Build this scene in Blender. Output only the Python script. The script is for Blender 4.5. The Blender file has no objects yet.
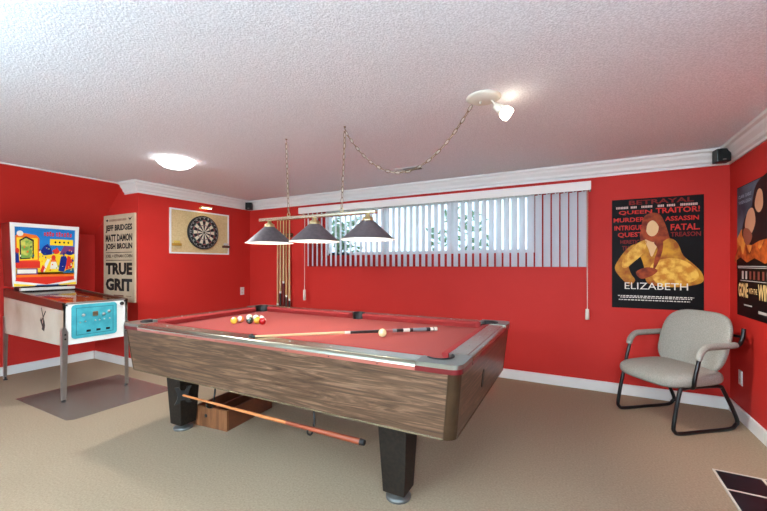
import bpy, math, random
from mathutils import Vector, Matrix
random.seed(7)
SC = bpy.context.scene
COL = SC.collection
PI = math.pi

# ------------------------------------------------------------------ materials
def lin(c):
    return tuple(((v/255)/12.92 if v/255 <= .04045 else ((v/255+.055)/1.055)**2.4) for v in c)
_m = {}
def mat(name, rgb, rough=.5, metal=0, bump=None, var=None, coat=0, emit=0, spec=.5, stretch=(1,1,1)):
    """bump=(scale,strength,distance)  var=(scale, rgb2, lo, hi)"""
    if name in _m: return _m[name]
    m = bpy.data.materials.new(name); m.use_nodes = True
    nt = m.node_tree; b = nt.nodes['Principled BSDF']
    c = lin(rgb)+(1,)
    b.inputs['Base Color'].default_value = c
    b.inputs['Roughness'].default_value = rough
    b.inputs['Metallic'].default_value = metal
    b.inputs['Specular IOR Level'].default_value = spec
    if coat: b.inputs['Coat Weight'].default_value = coat; b.inputs['Coat Roughness'].default_value = .12
    if emit:
        b.inputs['Emission Color'].default_value = c; b.inputs['Emission Strength'].default_value = emit
    if bump or var:
        tc = nt.nodes.new('ShaderNodeTexCoord'); mp = nt.nodes.new('ShaderNodeMapping')
        mp.inputs['Scale'].default_value = stretch
        nt.links.new(tc.outputs['Object'], mp.inputs['Vector'])
    if var:
        n = nt.nodes.new('ShaderNodeTexNoise'); n.inputs['Scale'].default_value = var[0]; n.inputs['Detail'].default_value = 5
        nt.links.new(mp.outputs['Vector'], n.inputs['Vector'])
        r = nt.nodes.new('ShaderNodeValToRGB')
        r.color_ramp.elements[0].position = var[2]; r.color_ramp.elements[1].position = var[3]
        r.color_ramp.elements[0].color = c; r.color_ramp.elements[1].color = lin(var[1])+(1,)
        nt.links.new(n.outputs['Fac'], r.inputs['Fac']); nt.links.new(r.outputs['Color'], b.inputs['Base Color'])
    if bump:
        n2 = nt.nodes.new('ShaderNodeTexNoise'); n2.inputs['Scale'].default_value = bump[0]; n2.inputs['Detail'].default_value = 4
        nt.links.new(mp.outputs['Vector'], n2.inputs['Vector'])
        bp = nt.nodes.new('ShaderNodeBump'); bp.inputs['Strength'].default_value = bump[1]; bp.inputs['Distance'].default_value = bump[2]
        nt.links.new(n2.outputs['Fac'], bp.inputs['Height']); nt.links.new(bp.outputs['Normal'], b.inputs['Normal'])
    _m[name] = m
    return m

def wood(name, dark, mid, light, scale=(1.2,1.2,14), rough=.35, wav=3.0):
    m = bpy.data.materials.new(name); m.use_nodes = True
    nt = m.node_tree; b = nt.nodes['Principled BSDF']; b.inputs['Roughness'].default_value = rough
    tc = nt.nodes.new('ShaderNodeTexCoord'); mp = nt.nodes.new('ShaderNodeMapping'); mp.inputs['Scale'].default_value = scale
    n = nt.nodes.new('ShaderNodeTexNoise'); n.inputs['Scale'].default_value = 2.2; n.inputs['Detail'].default_value = 9; n.inputs['Distortion'].default_value = wav*.35
    n.inputs['Roughness'].default_value = .62
    r = nt.nodes.new('ShaderNodeValToRGB'); e = r.color_ramp.elements
    e[0].position = .33; e[0].color = lin(dark)+(1,); e[1].position = .68; e[1].color = lin(light)+(1,)
    x = e.new(.5); x.color = lin(mid)+(1,)
    nt.links.new(tc.outputs['Object'], mp.inputs['Vector']); nt.links.new(mp.outputs['Vector'], n.inputs['Vector'])
    nt.links.new(n.outputs['Fac'], r.inputs['Fac']); nt.links.new(r.outputs['Color'], b.inputs['Base Color'])
    return m

def clear(name, tint=(255,255,255), gloss=.12, rough=.03, alpha_col=None, amount=0.0):
    m = bpy.data.materials.new(name); m.use_nodes = True
    nt = m.node_tree; nt.nodes.clear()
    o = nt.nodes.new('ShaderNodeOutputMaterial'); t = nt.nodes.new('ShaderNodeBsdfTransparent'); g = nt.nodes.new('ShaderNodeBsdfGlossy')
    t.inputs['Color'].default_value = lin(tint)+(1,); g.inputs['Roughness'].default_value = rough
    mx = nt.nodes.new('ShaderNodeMixShader'); fr = nt.nodes.new('ShaderNodeLayerWeight'); fr.inputs['Blend'].default_value = gloss
    last = t
    if alpha_col:
        d = nt.nodes.new('ShaderNodeBsdfDiffuse'); d.inputs['Color'].default_value = lin(alpha_col)+(1,)
        m2 = nt.nodes.new('ShaderNodeMixShader'); m2.inputs['Fac'].default_value = amount
        nt.links.new(t.outputs[0], m2.inputs[1]); nt.links.new(d.outputs[0], m2.inputs[2]); last = m2
    nt.links.new(fr.outputs['Fresnel'], mx.inputs['Fac']); nt.links.new(last.outputs[0], mx.inputs[1]); nt.links.new(g.outputs[0], mx.inputs[2])
    nt.links.new(mx.outputs[0], o.inputs['Surface'])
    return m

RED = mat('wall_red', (196,46,38), .6, bump=(90,.25,.002), var=(1.3,(189,42,34),.3,.7), spec=.2)
CEIL = mat('ceiling_paint', (244,244,247), .95, bump=(110,.8,.004), var=(120,(226,225,228),.42,.58))
WHITE = mat('white_trim', (236,234,228), .4)
CARPET = mat('carpet', (176,154,127), .97, bump=(280,.8,.007), var=(95,(154,132,107),.3,.7), spec=.1)
BLACK = mat('black_plastic', (18,18,19), .4)
RUBBER = mat('black_rubber', (14,14,15), .6)
ALU = mat('brushed_aluminium', (182,178,162), .26, .95, var=(3,(160,158,140),.3,.7), stretch=(.3,6,6))
CAST = mat('cast_aluminium', (136,136,126), .36, .85)
STEEL = mat('steel', (188,186,180), .32, .9, var=(6,(160,156,150),.3,.7))
BRASS = mat('brass', (206,186,140), .3, .8)
CLOTH = mat('table_cloth_red', (160,76,70), .92, bump=(700,.3,.0006), spec=.15)
CLOTH2 = mat('cushion_cloth_red', (158,54,52), .9, bump=(700,.3,.0006), spec=.15)
LAM = wood('walnut_laminate', (56,38,27), (88,64,47), (132,102,79), scale=(.75,.75,13), rough=.34, wav=7)
LAMP_GREY = mat('shade_pewter', (104,94,96), .5, .35, var=(40,(94,85,87),.4,.6))
SHADE_IN = mat('shade_inside_white', (245,243,236), .6)
GLOW = mat('lamp_glow', (255,244,224), .5, emit=1)

# ------------------------------------------------------------------ mesh builder
class MB:
    def __init__(s): s.v=[]; s.f=[]; s.mi=[]; s.sm=[]
    def add(s, vs, fs, mi=0, sm=False, M=None):
        o=len(s.v)
        for p in vs:
            p=Vector(p); s.v.append(tuple(M@p if M else p))
        for f in fs: s.f.append(tuple(o+i for i in f)); s.mi.append(mi); s.sm.append(sm)
        return s
    def box(s, a, b, mi=0, M=None):
        x0,y0,z0=[min(p,q) for p,q in zip(a,b)]; x1,y1,z1=[max(p,q) for p,q in zip(a,b)]
        vs=[(x0,y0,z0),(x1,y0,z0),(x1,y1,z0),(x0,y1,z0),(x0,y0,z1),(x1,y0,z1),(x1,y1,z1),(x0,y1,z1)]
        return s.add(vs,[(0,3,2,1),(4,5,6,7),(0,1,5,4),(1,2,6,5),(2,3,7,6),(3,0,4,7)],mi,False,M)
    def hexa(s, vs, mi=0, M=None):
        return s.add(vs,[(0,3,2,1),(4,5,6,7),(0,1,5,4),(1,2,6,5),(2,3,7,6),(3,0,4,7)],mi,False,M)
    def prism(s, poly, d0, d1, mi=0, M=None, sm=False, side_mi=None):
        """poly in local xy, extruded along local z"""
        a=sum(poly[i][0]*poly[(i+1)%len(poly)][1]-poly[(i+1)%len(poly)][0]*poly[i][1] for i in range(len(poly)))
        if a<0: poly=poly[::-1]
        n=len(poly); vs=[(x,y,d0) for x,y in poly]+[(x,y,d1) for x,y in poly]
        s.add(vs,[tuple(range(n-1,-1,-1)),tuple(range(n,2*n))],mi,False,M)
        s.add(vs,[(i,(i+1)%n,n+(i+1)%n,n+i) for i in range(n)],mi if side_mi is None else side_mi,sm,M)
        return s
    def lathe(s, prof, n=24, mi=0, M=None, sm=True):
        """prof: list of (r,z)"""
        vs=[];fs=[]
        for r,z in prof:
            for k in range(n):
                a=2*PI*k/n; vs.append((r*math.cos(a),r*math.sin(a),z))
        for j in range(len(prof)-1):
            for k in range(n):
                k2=(k+1)%n
                fs.append((j*n+k,j*n+k2,(j+1)*n+k2,(j+1)*n+k))
        return s.add(vs,fs,mi,sm,M)
    def tube(s, pts, r, n=10, mi=0, caps=True, M=None, closed=False):
        P=[Vector(p) for p in pts]; N=len(P); rr=r if isinstance(r,(list,tuple)) else [r]*N
        vs=[];fs=[]; up=None
        for i,p in enumerate(P):
            if closed: t=(P[(i+1)%N]-P[i-1]).normalized()
            else: t=(P[min(i+1,N-1)]-P[max(i-1,0)]).normalized()
            if up is None:
                up=Vector((0,0,1)) if abs(t.z)<.9 else Vector((1,0,0))
            u=(up-t*up.dot(t)).normalized(); w=t.cross(u); up=u
            for k in range(n):
                a=2*PI*k/n; vs.append(tuple(p+(u*math.cos(a)+w*math.sin(a))*rr[i]))
        for i in range(N if closed else N-1):
            j=(i+1)%N
            for k in range(n):
                k2=(k+1)%n; fs.append((i*n+k,i*n+k2,j*n+k2,j*n+k))
        s.add(vs,fs,mi,True,M)
        if caps and not closed:
            s.add(vs,[tuple(range(n-1,-1,-1)),tuple(range((N-1)*n,N*n))],mi,False,M)
        return s
    def ball(s, c, r, mi=0, n=16, sc=(1,1,1), M=None, e=1.0):
        vs=[];fs=[]; m=n//2
        sp=lambda v:math.copysign(abs(v)**e,v)
        for j in range(m+1):
            ph=-PI/2+PI*j/m
            for k in range(n):
                a=2*PI*k/n
                vs.append((c[0]+r*sc[0]*sp(math.cos(ph))*sp(math.cos(a)),c[1]+r*sc[1]*sp(math.cos(ph))*sp(math.sin(a)),c[2]+r*sc[2]*sp(math.sin(ph))))
        for j in range(m):
            for k in range(n):
                fs.append((j*n+k,j*n+(k+1)%n,(j+1)*n+(k+1)%n,(j+1)*n+k))
        return s.add(vs,fs,mi,True,M)
    def build(s, name, mats, parent=None, bevel=0, seg=2):
        me=bpy.data.meshes.new(name); me.from_pydata(s.v,[],s.f)
        if not isinstance(mats,(list,tuple)): mats=[mats]
        for m in mats: me.materials.append(m)
        me.polygons.foreach_set('material_index',s.mi); me.polygons.foreach_set('use_smooth',s.sm); me.update()
        o=bpy.data.objects.new(name,me); COL.objects.link(o)
        if parent: o.parent=parent
        if bevel:
            b=o.modifiers.new('bevel','BEVEL'); b.width=bevel; b.segments=seg; b.limit_method='ANGLE'; b.angle_limit=.6
        return o

def tag(o, label=None, cat=None, group=None, kind=None):
    if label: o['label']=label
    if cat: o['category']=cat
    if group: o['group']=group
    if kind: o['kind']=kind
    return o
def empty(name, loc=(0,0,0), rz=0):
    o=bpy.data.objects.new(name,None); o.empty_display_size=.1; COL.objects.link(o); o.location=loc; o.rotation_euler=(0,0,rz); return o
def struct(name, mb, m, bevel=0):
    return tag(mb.build(name,m,None,bevel),kind='structure')
def smooth_path(pts, k=6):
    """Catmull-Rom"""
    P=[Vector(p) for p in pts]; out=[]
    for i in range(len(P)-1):
        a=P[max(i-1,0)];b=P[i];c=P[i+1];d=P[min(i+2,len(P)-1)]
        for j in range(k):
            t=j/k; out.append(.5*((2*b)+(c-a)*t+(2*a-5*b+4*c-d)*t*t+(3*b-a-3*c+d)*t**3))
    out.append(P[-1]); return out

_tc={}
def text_geo(body, bold=0.0):
    """outline of a line of text as (verts2d, faces), scaled to a unit box"""
    if (body,bold) in _tc: return _tc[(body,bold)]
    cu=bpy.data.curves.new('t','FONT'); cu.body=body; cu.offset=bold; cu.resolution_u=2
    ob=bpy.data.objects.new('t',cu); COL.objects.link(ob)
    dg=bpy.context.evaluated_depsgraph_get(); me=bpy.data.meshes.new_from_object(ob.evaluated_get(dg))
    vs=[v.co.copy() for v in me.vertices]; fs=[tuple(p.vertices) for p in me.polygons]
    bpy.data.objects.remove(ob); bpy.data.curves.remove(cu); bpy.data.meshes.remove(me)
    x0=min(v.x for v in vs);x1=max(v.x for v in vs);y0=min(v.y for v in vs);y1=max(v.y for v in vs)
    r=([((v.x-x0)/(x1-x0),(v.y-y0)/(y1-y0)) for v in vs],fs); _tc[(body,bold)]=r; return r

class Panel:
    """flat printed panel. frame: origin O (lower left), U right, V up, Nn outward; size w,h"""
    def __init__(s,O,U,V,w,h): s.O=Vector(O);s.U=Vector(U);s.V=Vector(V);s.N=s.U.cross(s.V);s.w=w;s.h=h
    def M(s): return Matrix.Translation(s.O)@Matrix((s.U,s.V,s.N)).transposed().to_4x4()
    def text(s,mb,body,x0,x1,y0,y1,d,mi=0,bold=0.0):
        vs,fs=text_geo(body,bold); X=s.w;Y=s.h
        mb.add([((x0+a*(x1-x0))*X,(y0+b*(y1-y0))*Y,d) for a,b in vs],fs,mi,False,s.M())
    def poly(s,mb,pts,d,mi=0):
        p=[(x*s.w,y*s.h) for x,y in pts]
        a=sum(p[i][0]*p[(i+1)%len(p)][1]-p[(i+1)%len(p)][0]*p[i][1] for i in range(len(p)))
        if a<0: p=p[::-1]
        mb.add([(x,y,d) for x,y in p],[tuple(range(len(p)))],mi,False,s.M())
    def rect(s,mb,x0,x1,y0,y1,d,mi=0): s.poly(mb,[(x0,y0),(x1,y0),(x1,y1),(x0,y1)],d,mi)
    def oval(s,mb,cx,cy,rx,ry,d,mi=0,n=20): s.poly(mb,[(cx+rx*math.cos(2*PI*k/n),cy+ry*math.sin(2*PI*k/n)) for k in range(n)],d,mi)
    def slab(s,mb,d0,d1,mi=0): mb.box((0,0,d0),(s.w,s.h,d1),mi,s.M())

# ------------------------------------------------------------------ the room
CH=2.215; XL=-4.62; YB=4.143; XR=1.125; YD=2.47; XE=-5.62; YF=-2.4
struct('floor', MB().box((XE-.1,YF-.1,-.1),(XR+.1,YB+.1,0)), CARPET)
struct('ceiling', MB().box((XE-.1,YF-.1,CH),(XR+.1,YB+.1,CH+.1)), CEIL)
WX0,WX1,WZ0,WZ1=-3.13,-.42,1.355,1.99
w=MB(); w.box((XL-.1,YB,0),(WX0,YB+.12,CH)); w.box((WX1,YB,0),(XR+.1,YB+.12,CH)); w.box((WX0,YB,0),(WX1,YB+.12,WZ0)); w.box((WX0,YB,WZ1),(WX1,YB+.12,CH))
struct('wall_back', w, RED)
struct('wall_left', MB().box((XL-.1,YD+.1,0),(XL,YB,CH)), RED)
struct('wall_alcove', MB().box((XE,YD,0),(XL,YD+.1,CH)), RED)
PALE=mat('wall_pale_fill',(228,232,234),.8)  # pale colour made up for the unseen walls, to cut red bounce
struct('wall_far_left', MB().box((XE-.1,.6,0),(XE,YD+.1,CH)), RED)
struct('wall_far_left_near', MB().box((XE-.1,YF,0),(XE,.6,CH)), PALE)
struct('wall_right', MB().box((XR,1.1,0),(XR+.1,YB,CH)), RED)
struct('wall_right_near', MB().box((XR,YF,0),(XR+.1,1.1,CH)), PALE)
struct('wall_front', MB().box((XE,YF-.1,0),(XR,YF,CH)), PALE)
SX=-4.92; SZ=1.617
Mx=Matrix(((1,0,0,0),(0,0,-1,0),(0,1,0,0),(0,0,0,1)))   # local (x,y,z)->(x,-z,y)
struct('ceiling_slope', MB().prism([(SX,CH-.001),(XE+.002,SZ),(XE+.002,CH-.001)],-(YD-.002),-YF,0,Mx), RED)
struct('trim_1', MB().box((SX-.005,YF,CH-.012),(SX+.022,YD-.001,CH-.001)), WHITE)
# baseboards
def base(name,a,b): struct(name, MB().box((a[0],a[1],0),(b[0],b[1],.088)).box((a[0]*.999 if 0 else a[0],a[1],.088),(b[0],b[1],.1)), WHITE, .003)
base('baseboard_back',(XL,YB-.016),(XR,YB-.0005)); base('baseboard_right',(XR-.016,2.0),(XR-.0005,YB-.017))
base('baseboard_left',(XL+.0005,YD),(XL+.016,YB-.017)); base('baseboard_alcove',(XE+.017,YD-.016),(XL+.016,YD-.0005))
base('baseboard_far_left',(XE+.0005,YF),(XE+.016,YD-.017))
# crown moulding, profile (distance from wall, z)
CP=[(0,2.08),(.012,2.08),(.014,2.10),(.03,2.112),(.036,2.135),(.06,2.165),(.066,2.185),(.085,2.195),(.09,CH-.001),(0,CH-.001)]
def crown(name, p0, p1, nrm, m0=0, m1=0):
    """p0->p1 along wall, nrm into room; m = mitre slope at each end (+1 shortens with depth)"""
    p0=Vector(p0);p1=Vector(p1);t=(p1-p0).normalized();n=Vector(nrm); k=len(CP)
    vs=[]
    for d,z in CP: q=p0+n*d+t*(d*m0); vs.append((q.x,q.y,z))
    for d,z in CP: q=p1+n*d-t*(d*m1); vs.append((q.x,q.y,z))
    mb=MB().add(vs,[(i,(i+1)%k,k+(i+1)%k,k+i) for i in range(k)]+[tuple(range(k)),tuple(range(2*k-1,k-1,-1))])
    return struct(name,mb,WHITE)
e=.0006
crown('trim_2',(XL,YB-e),(XR,YB-e),(0,-1),1,1)
crown('trim_3',(XR-e,YF),(XR-e,YB),(-1,0),0,1)
crown('trim_4',(XL+e,YD),(XL+e,YB),(1,0),-1,1)
crown('trim_5',(SX+.03,YD-e),(XL,YD-e),(0,-1),0,-1)

# floor inset of dark tiles by the right wall
t=MB(); t.box((.70,1.2,.0),(XR-.017,2.875,.0085),1)
HT=mat('dark_tile',(14,20,25),.35,var=(8,(22,29,35),.4,.6),spec=.3); GR=mat('tile_grout',(206,196,178),.8)
yy=2.862
while yy>1.25:
    for x0,x1 in ((.705,.915),(.922,XR-.018)):
        t.box((x0+.004,yy-.205,.006),(x1-.005,yy-.004,.0095),0)
    yy-=.219
struct('floor_tiles', t, [HT,GR])

# window: frame, mullions, panes set in the wall
VIN=mat('window_vinyl',(238,240,240),.4); GL=clear('window_glass',(246,252,255),.1)
w=MB(); y0,y1=YB+.03,YB+.09
w.box((WX0,y0,WZ0),(WX1,y1,WZ0+.04)); w.box((WX0,y0,WZ1-.04),(WX1,y1,WZ1)); w.box((WX0,y0,WZ0+.04),(WX0+.04,y1,WZ1-.04)); w.box((WX1-.04,y0,WZ0+.04),(WX1,y1,WZ1-.04))
for f in (.34,.67):
    xm=WX0+(WX1-WX0)*f; w.box((xm-.03,y0,WZ0+.04),(xm+.03,y1,WZ1-.04))
wf=struct('window_1', w, VIN)
MB().box((WX0+.04,YB+.055,WZ0+.04),(WX1-.04,YB+.06,WZ1-.04)).build('window_pane',GL,wf)
MB().box((-3.08,YB+.005,WZ0),(-2.74,YB+.03,WZ0+.022)).box((-3.03,YB+.003,WZ0+.022),(-2.93,YB+.02,WZ0+.04)).box((-2.88,YB+.003,WZ0+.022),(-2.78,YB+.02,WZ0+.04)).build('window_latch',BLACK,wf)

# outside
struct('ground_outside', MB().box((-9,YB+.13,1.05),(5,12,1.15)), mat('outside_grass',(150,165,120),.9))
LEAF=mat('leaf_green',(92,120,84),.6,var=(5,(140,160,130),.3,.7)); BARK=mat('bark',(80,64,50),.9)
def shrub(x,y,r,n,label):
    o=empty('shrub',(x,y,1.15)); tag(o,label,'shrub','shrubs outside the window')
    MB().tube([(0,0,0),(.02,0,.3),(0,.03,.8*r)],[.03,.025,.012],6).tube([(0,0,.1),(.15,0,.5)],[.02,.008],6).build('stem',BARK,o)
    mb=MB()
    for i in range(n):
        d=Vector((random.gauss(0,1),random.gauss(0,1),random.gauss(0,1))).normalized()*r*random.random()**.4
        c=Vector((d.x,d.y*.6,r*.95+d.z*.8))
        if c.z<.04: continue
        a=Vector((random.gauss(0,1),random.gauss(0,1),random.gauss(0,1))).normalized(); b=a.orthogonal().normalized()
        L=random.uniform(.05,.09)
        mb.add([c-a*L,c+b*L*.4,c+a*L,c-b*L*.4],[(0,1,2,3)])
    mb.build('foliage',LEAF,o)
shrub(-3.95,5.6,.62,260,'leafy green shrub outside behind the left window pane')
shrub(-1.75,6.0,.6,170,'pale leafy shrub outside behind the middle window pane')

# ------------------------------------------------------------------ vertical blind
bl=empty('vertical_blind',(0,0,0)); tag(bl,'white vertical blind with valance over the wide basement window','blind')
VA=mat('vane_fabric',(246,246,248),.7,bump=(200,.15,.001)); VAL=mat('valance_white',(240,236,228),.5)
MB().box((-3.525,4.028,1.945),(.093,4.04,2.03)).box((-3.525,4.04,1.945),(-3.513,YB-.002,2.03)).box((.081,4.04,1.945),(.093,YB-.002,2.03)).build('valance',VAL,bl)
MB().box((-3.50,4.065,1.955),(.07,4.115,1.985)).build('headrail',STEEL,bl)
NV=44; ang=math.radians(51)
vd=Vector((-math.sin(ang),math.cos(ang),0))
vm=None
_nt=VA.node_tree; _p=_nt.nodes['Principled BSDF']; _t=_nt.nodes.new('ShaderNodeBsdfTranslucent'); _t.inputs['Color'].default_value=(.9,.9,.93,1)
_x=_nt.nodes.new('ShaderNodeMixShader'); _x.inputs['Fac'].default_value=.4
_nt.links.new(_p.outputs[0],_x.inputs[1]); _nt.links.new(_t.outputs[0],_x.inputs[2]); _nt.links.new(_x.outputs[0],_nt.nodes['Material Output'].inputs['Surface'])
for i in range(NV):
    x=-3.40+(3.40+.02)*i/(NV-1)
    if vm is None:
        mb=MB(); n=4; hw=.0445; nn=Vector((vd.y,-vd.x,0))
        for sgn in (0,):
            vs=[]
            for z in (1.206,1.945):
                for k in range(n+1):
                    s_=-1+2*k/n; off=nn*(.005*(1-s_*s_)); vs.append((vd.x*hw*s_+off.x,vd.y*hw*s_+off.y,z))
                for k in range(n,-1,-1):
                    s_=-1+2*k/n; off=nn*(.005*(1-s_*s_)+.0012); vs.append((vd.x*hw*s_+off.x,vd.y*hw*s_+off.y,z))
            q=2*(n+1)
            mb.add(vs,[(j,(j+1)%q,q+(j+1)%q,q+j) for j in range(q)]+[tuple(range(q-1,-1,-1)),tuple(range(q,2*q))])
        mb.box((-.006,-.003,1.935),(.006,.003,1.957))
        o=mb.build('vane',VA,bl); vm=o.data
    else:
        o=bpy.data.objects.new('vane',vm); COL.objects.link(o); o.parent=bl
    o.location=(x,4.092,0); 
CORD=mat('cord_white',(225,215,195),.7)
MB().tube([(.066,4.05,1.95),(.064,4.05,.80)],.0018,6).tube([(.056,4.05,1.95),(.061,4.05,.80)],.0018,6).build('cord',CORD,bl)
MB().lathe([(.001,.805),(.015,.80),(.018,.75),(.018,.70),(.001,.698)],12,M=Matrix.Translation((.062,4.05,0))).build('cord_weight',CORD,bl)
MB().tube([(-3.425,4.05,1.95),(-3.43,4.05,.87)],.004,6).build('cord',CORD,bl)
MB().lathe([(.001,.875),(.018,.87),(.02,.80),(.02,.725),(.001,.722)],12,M=Matrix.Translation((-3.43,4.05,0))).build('cord_weight',CORD,bl)

# ------------------------------------------------------------------ pool table
TC=Vector((-1.77,2.245,0)); TR=math.radians(.8)
pt=empty('pool_table',TC,TR); tag(pt,'large pool table with red cloth, aluminium rails and walnut laminate sides','pool table')
HX,HY=1.308,.71; ZT=.79; ZF=.748; ZB=.742
def arc(cx,cy,r,a0,a1,n=12): return [(cx+r*math.cos(math.radians(a0+(a1-a0)*k/n)),cy+r*math.sin(math.radians(a0+(a1-a0)*k/n))) for k in range(n+1)]
# bed with pocket cut-outs
PC=.14; PR=.062; SPR=.055
bx,by=HX-.12,HY-.12
out=[]
out+=arc(0,-(HY-.115),SPR,180,0,10)            # bottom side pocket (cut upwards)
def bedcorner(sx,sy):
    pts=arc(sx*(HX-PC),sy*(HY-PC),PR,0,360,24); return pts
poly=[(-bx+.08,-by)]
def notch(c,r,p_in,p_out,ccw):
    a0=math.degrees(math.atan2(p_in[1]-c[1],p_in[0]-c[0])); a1=math.degrees(math.atan2(p_out[1]-c[1],p_out[0]-c[0]))
    if ccw:
        while a1<a0: a1+=360
    else:
        while a1>a0: a1-=360
    return arc(c[0],c[1],r,a0,a1,10)
def on(c,r,fixed,val,sgn):
    # intersection of circle with line x=val (fixed 0) or y=val (fixed 1)
    d=math.sqrt(max(r*r-(val-c[fixed])**2,1e-9)); 
    return (val,c[1]+sgn*d) if fixed==0 else (c[0]+sgn*d,val)
poly=[]
c=(0,-(HY-.115)); poly+=notch(c,SPR,on(c,SPR,1,-by,-1),on(c,SPR,1,-by,1),False)
c=(HX-PC,-(HY-PC)); poly+=notch(c,PR,on(c,PR,1,-by,-1),on(c,PR,0,bx,1),False)
c=(HX-PC,(HY-PC)); poly+=notch(c,PR,on(c,PR,0,bx,-1),on(c,PR,1,by,-1),False)
c=(0,(HY-.115)); poly+=notch(c,SPR,on(c,SPR,1,by,1),on(c,SPR,1,by,-1),False)
c=(-(HX-PC),(HY-PC)); poly+=notch(c,PR,on(c,PR,1,by,1),on(c,PR,0,-bx,-1),False)
c=(-(HX-PC),-(HY-PC)); poly+=notch(c,PR,on(c,PR,0,-bx,1),on(c,PR,1,-by,1),False)
MB().prism(poly,ZB-.03,ZB).build('playing_surface',CLOTH,pt)
RIMR=mat('casting_stripe_red',(110,24,28),.3,.3)
RIMP=mat('rail_red_reflection',(176,104,92),.3,.5)  # reflection of the red walls, painted on the long rails' lower fascia
# rails
CL=.215   # casting length
def lip(mb,a,b,n):
    """outer rounded lip extruded from a to b (2D), n outward"""
    a=Vector(a);b=Vector(b);n=Vector(n)
    pr=[(-.032,ZF),(0,ZF),(0,.766),(-.002,.773),(-.008,.781),(-.018,.787),(-.032,ZT)]; k=len(pr)
    vs=[]
    for p in (a,b):
        for d,z in pr: q=p+n*d; vs.append((q.x,q.y,z))
    mb.add(vs,[(i,(i+1)%k,k+(i+1)%k,k+i) for i in range(k)],0,True); mb.add(vs,[tuple(range(k)),tuple(range(2*k-1,k-1,-1))])
for sy in (-1,1):
    mb=MB(); lip(mb,(-(HX-CL),sy*HY),((HX-CL),sy*HY),(0,sy))
    c=(0,sy*(HY-.115)); pin=on(c,SPR,1,sy*(HY-.12),1); pout=on(c,SPR,1,sy*(HY-.12),-1)
    pl=[(-(HX-CL),sy*(HY-.12)),(-(HX-CL),sy*(HY-.03)),((HX-CL),sy*(HY-.03)),((HX-CL),sy*(HY-.12))]+notch(c,SPR,pin,pout,sy>0)
    mb.prism(pl,ZF,ZT-.0004)
    r=mb.build('rail',ALU,pt)
    MB().box((-(HX-CL),sy*(HY+.0005),ZF),((HX-CL),sy*(HY-.02),.7645)).build('fascia_strip',RIMP,r)  # strip carrying the painted red reflection
    for sx in (-.75,-.5,-.25,.25,.5,.75):
        MB().lathe([(.0001,ZT+.0012),(.006,ZT+.001),(.007,ZT-.001)],10,M=Matrix.Translation((sx*(HX-.165),sy*(HY-.075),0))).build('sight',STEEL,r)
        MB().lathe([(.0001,.0015),(.004,.001),(.0045,-.002)],8,M=Matrix.Translation((sx*(HX-.165)+.04,sy*(HY+.0005),.757))@Matrix.Rotation(-sy*PI/2,4,'X')).build('screw',BLACK,r)
for sx in (-1,1):
    mb=MB(); lip(mb,(sx*HX,-(HY-CL)),(sx*HX,(HY-CL)),(sx,0))
    mb.prism([(sx*(HX-.12),-(HY-CL)),(sx*(HX-.03),-(HY-CL)),(sx*(HX-.03),(HY-CL)),(sx*(HX-.12),(HY-CL))],ZF,ZT-.0004)
    r=mb.build('rail',ALU,pt)
    MB().box((sx*(HX+.0005),-(HY-CL),ZF),(sx*(HX-.02),(HY-CL),.7645)).build('fascia_strip',RIMR,r)
    for k in (-.25,0,.25):
        MB().lathe([(.0001,ZT+.0012),(.006,ZT+.001),(.007,ZT-.001)],10,M=Matrix.Translation((sx*(HX-.075),k*1.09,0))).build('sight',STEEL,r)
# castings, pockets
for sx in (-1,1):
    for sy in (-1,1):
        R=.055
        pl=[(HX-CL,HY)]+arc(HX-R,HY-R,R,90,0,8)+[(HX,HY-CL),(HX-.12,HY-CL)]
        pl+=arc(HX-PC,HY-PC,PR,-62,152,16)+[(HX-CL,HY-.12)]
        P2=[(sx*x,sy*y) for x,y in pl]
        mb=MB().prism(P2,.7715,ZT+.002,0)
        cst=mb.build('corner_casting',CAST,pt,.006,3)
        # dark red stripe below, following the rounded corner
        q=[(HX-CL,HY-.003)]+arc(HX-R,HY-R,R-.003,90,0,8)+[(HX-.003,HY-CL)]; inner=[(HX-.03,HY-CL),(HX-.03,HY-R),(HX-R,HY-.03),(HX-CL,HY-.03)]
        MB().prism([(sx*x,sy*y) for x,y in q+inner],ZF,.7713).build('fascia_strip',RIMR,cst)
        # pocket: cup + leather collar
        M_=Matrix.Translation((sx*(HX-PC),sy*(HY-PC),0))
        MB().lathe([(PR+.001,ZB-.003),(PR+.001,.70),(.045,.65),(.0001,.64)],20,M=M_).add(
            *[( [(math.cos(a)*r_*1.0, math.sin(a)*r_, z_) for a in [math.atan2(sy,sx)+math.radians(-88+176*k/12) for k in range(13)] for r_,z_ in ((PR-.003,ZB-.03),(PR-.003,ZT+.006),(PR+.006,ZT+.007),(PR+.008,ZT+.001))],
              [(4*k+j,4*k+j+1,4*k+4+j+1,4*k+4+j) for k in range(12) for j in range(3)])][0],0,True,M_).build('pocket',RUBBER,pt)
for sy in (-1,1):
    M_=Matrix.Translation((0,sy*(HY-.115),0))
    vs=[(math.cos(a)*r_, math.sin(a)*r_, z_) for a in [sy*PI/2+math.radians(-92+184*k/12) for k in range(13)] for r_,z_ in ((SPR-.006,ZB-.02),(SPR-.006,ZT+.006),(SPR+.004,ZT+.007),(SPR+.006,ZT+.001))]
    MB().lathe([(SPR+.001,ZB-.002),(SPR+.001,.70),(.04,.65),(.0001,.64)],20,M=M_).add(vs,[(4*k+j,4*k+j+1,4*k+4+j+1,4*k+4+j) for k in range(12) for j in range(3)],0,True,M_).build('pocket',RUBBER,pt)
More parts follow.
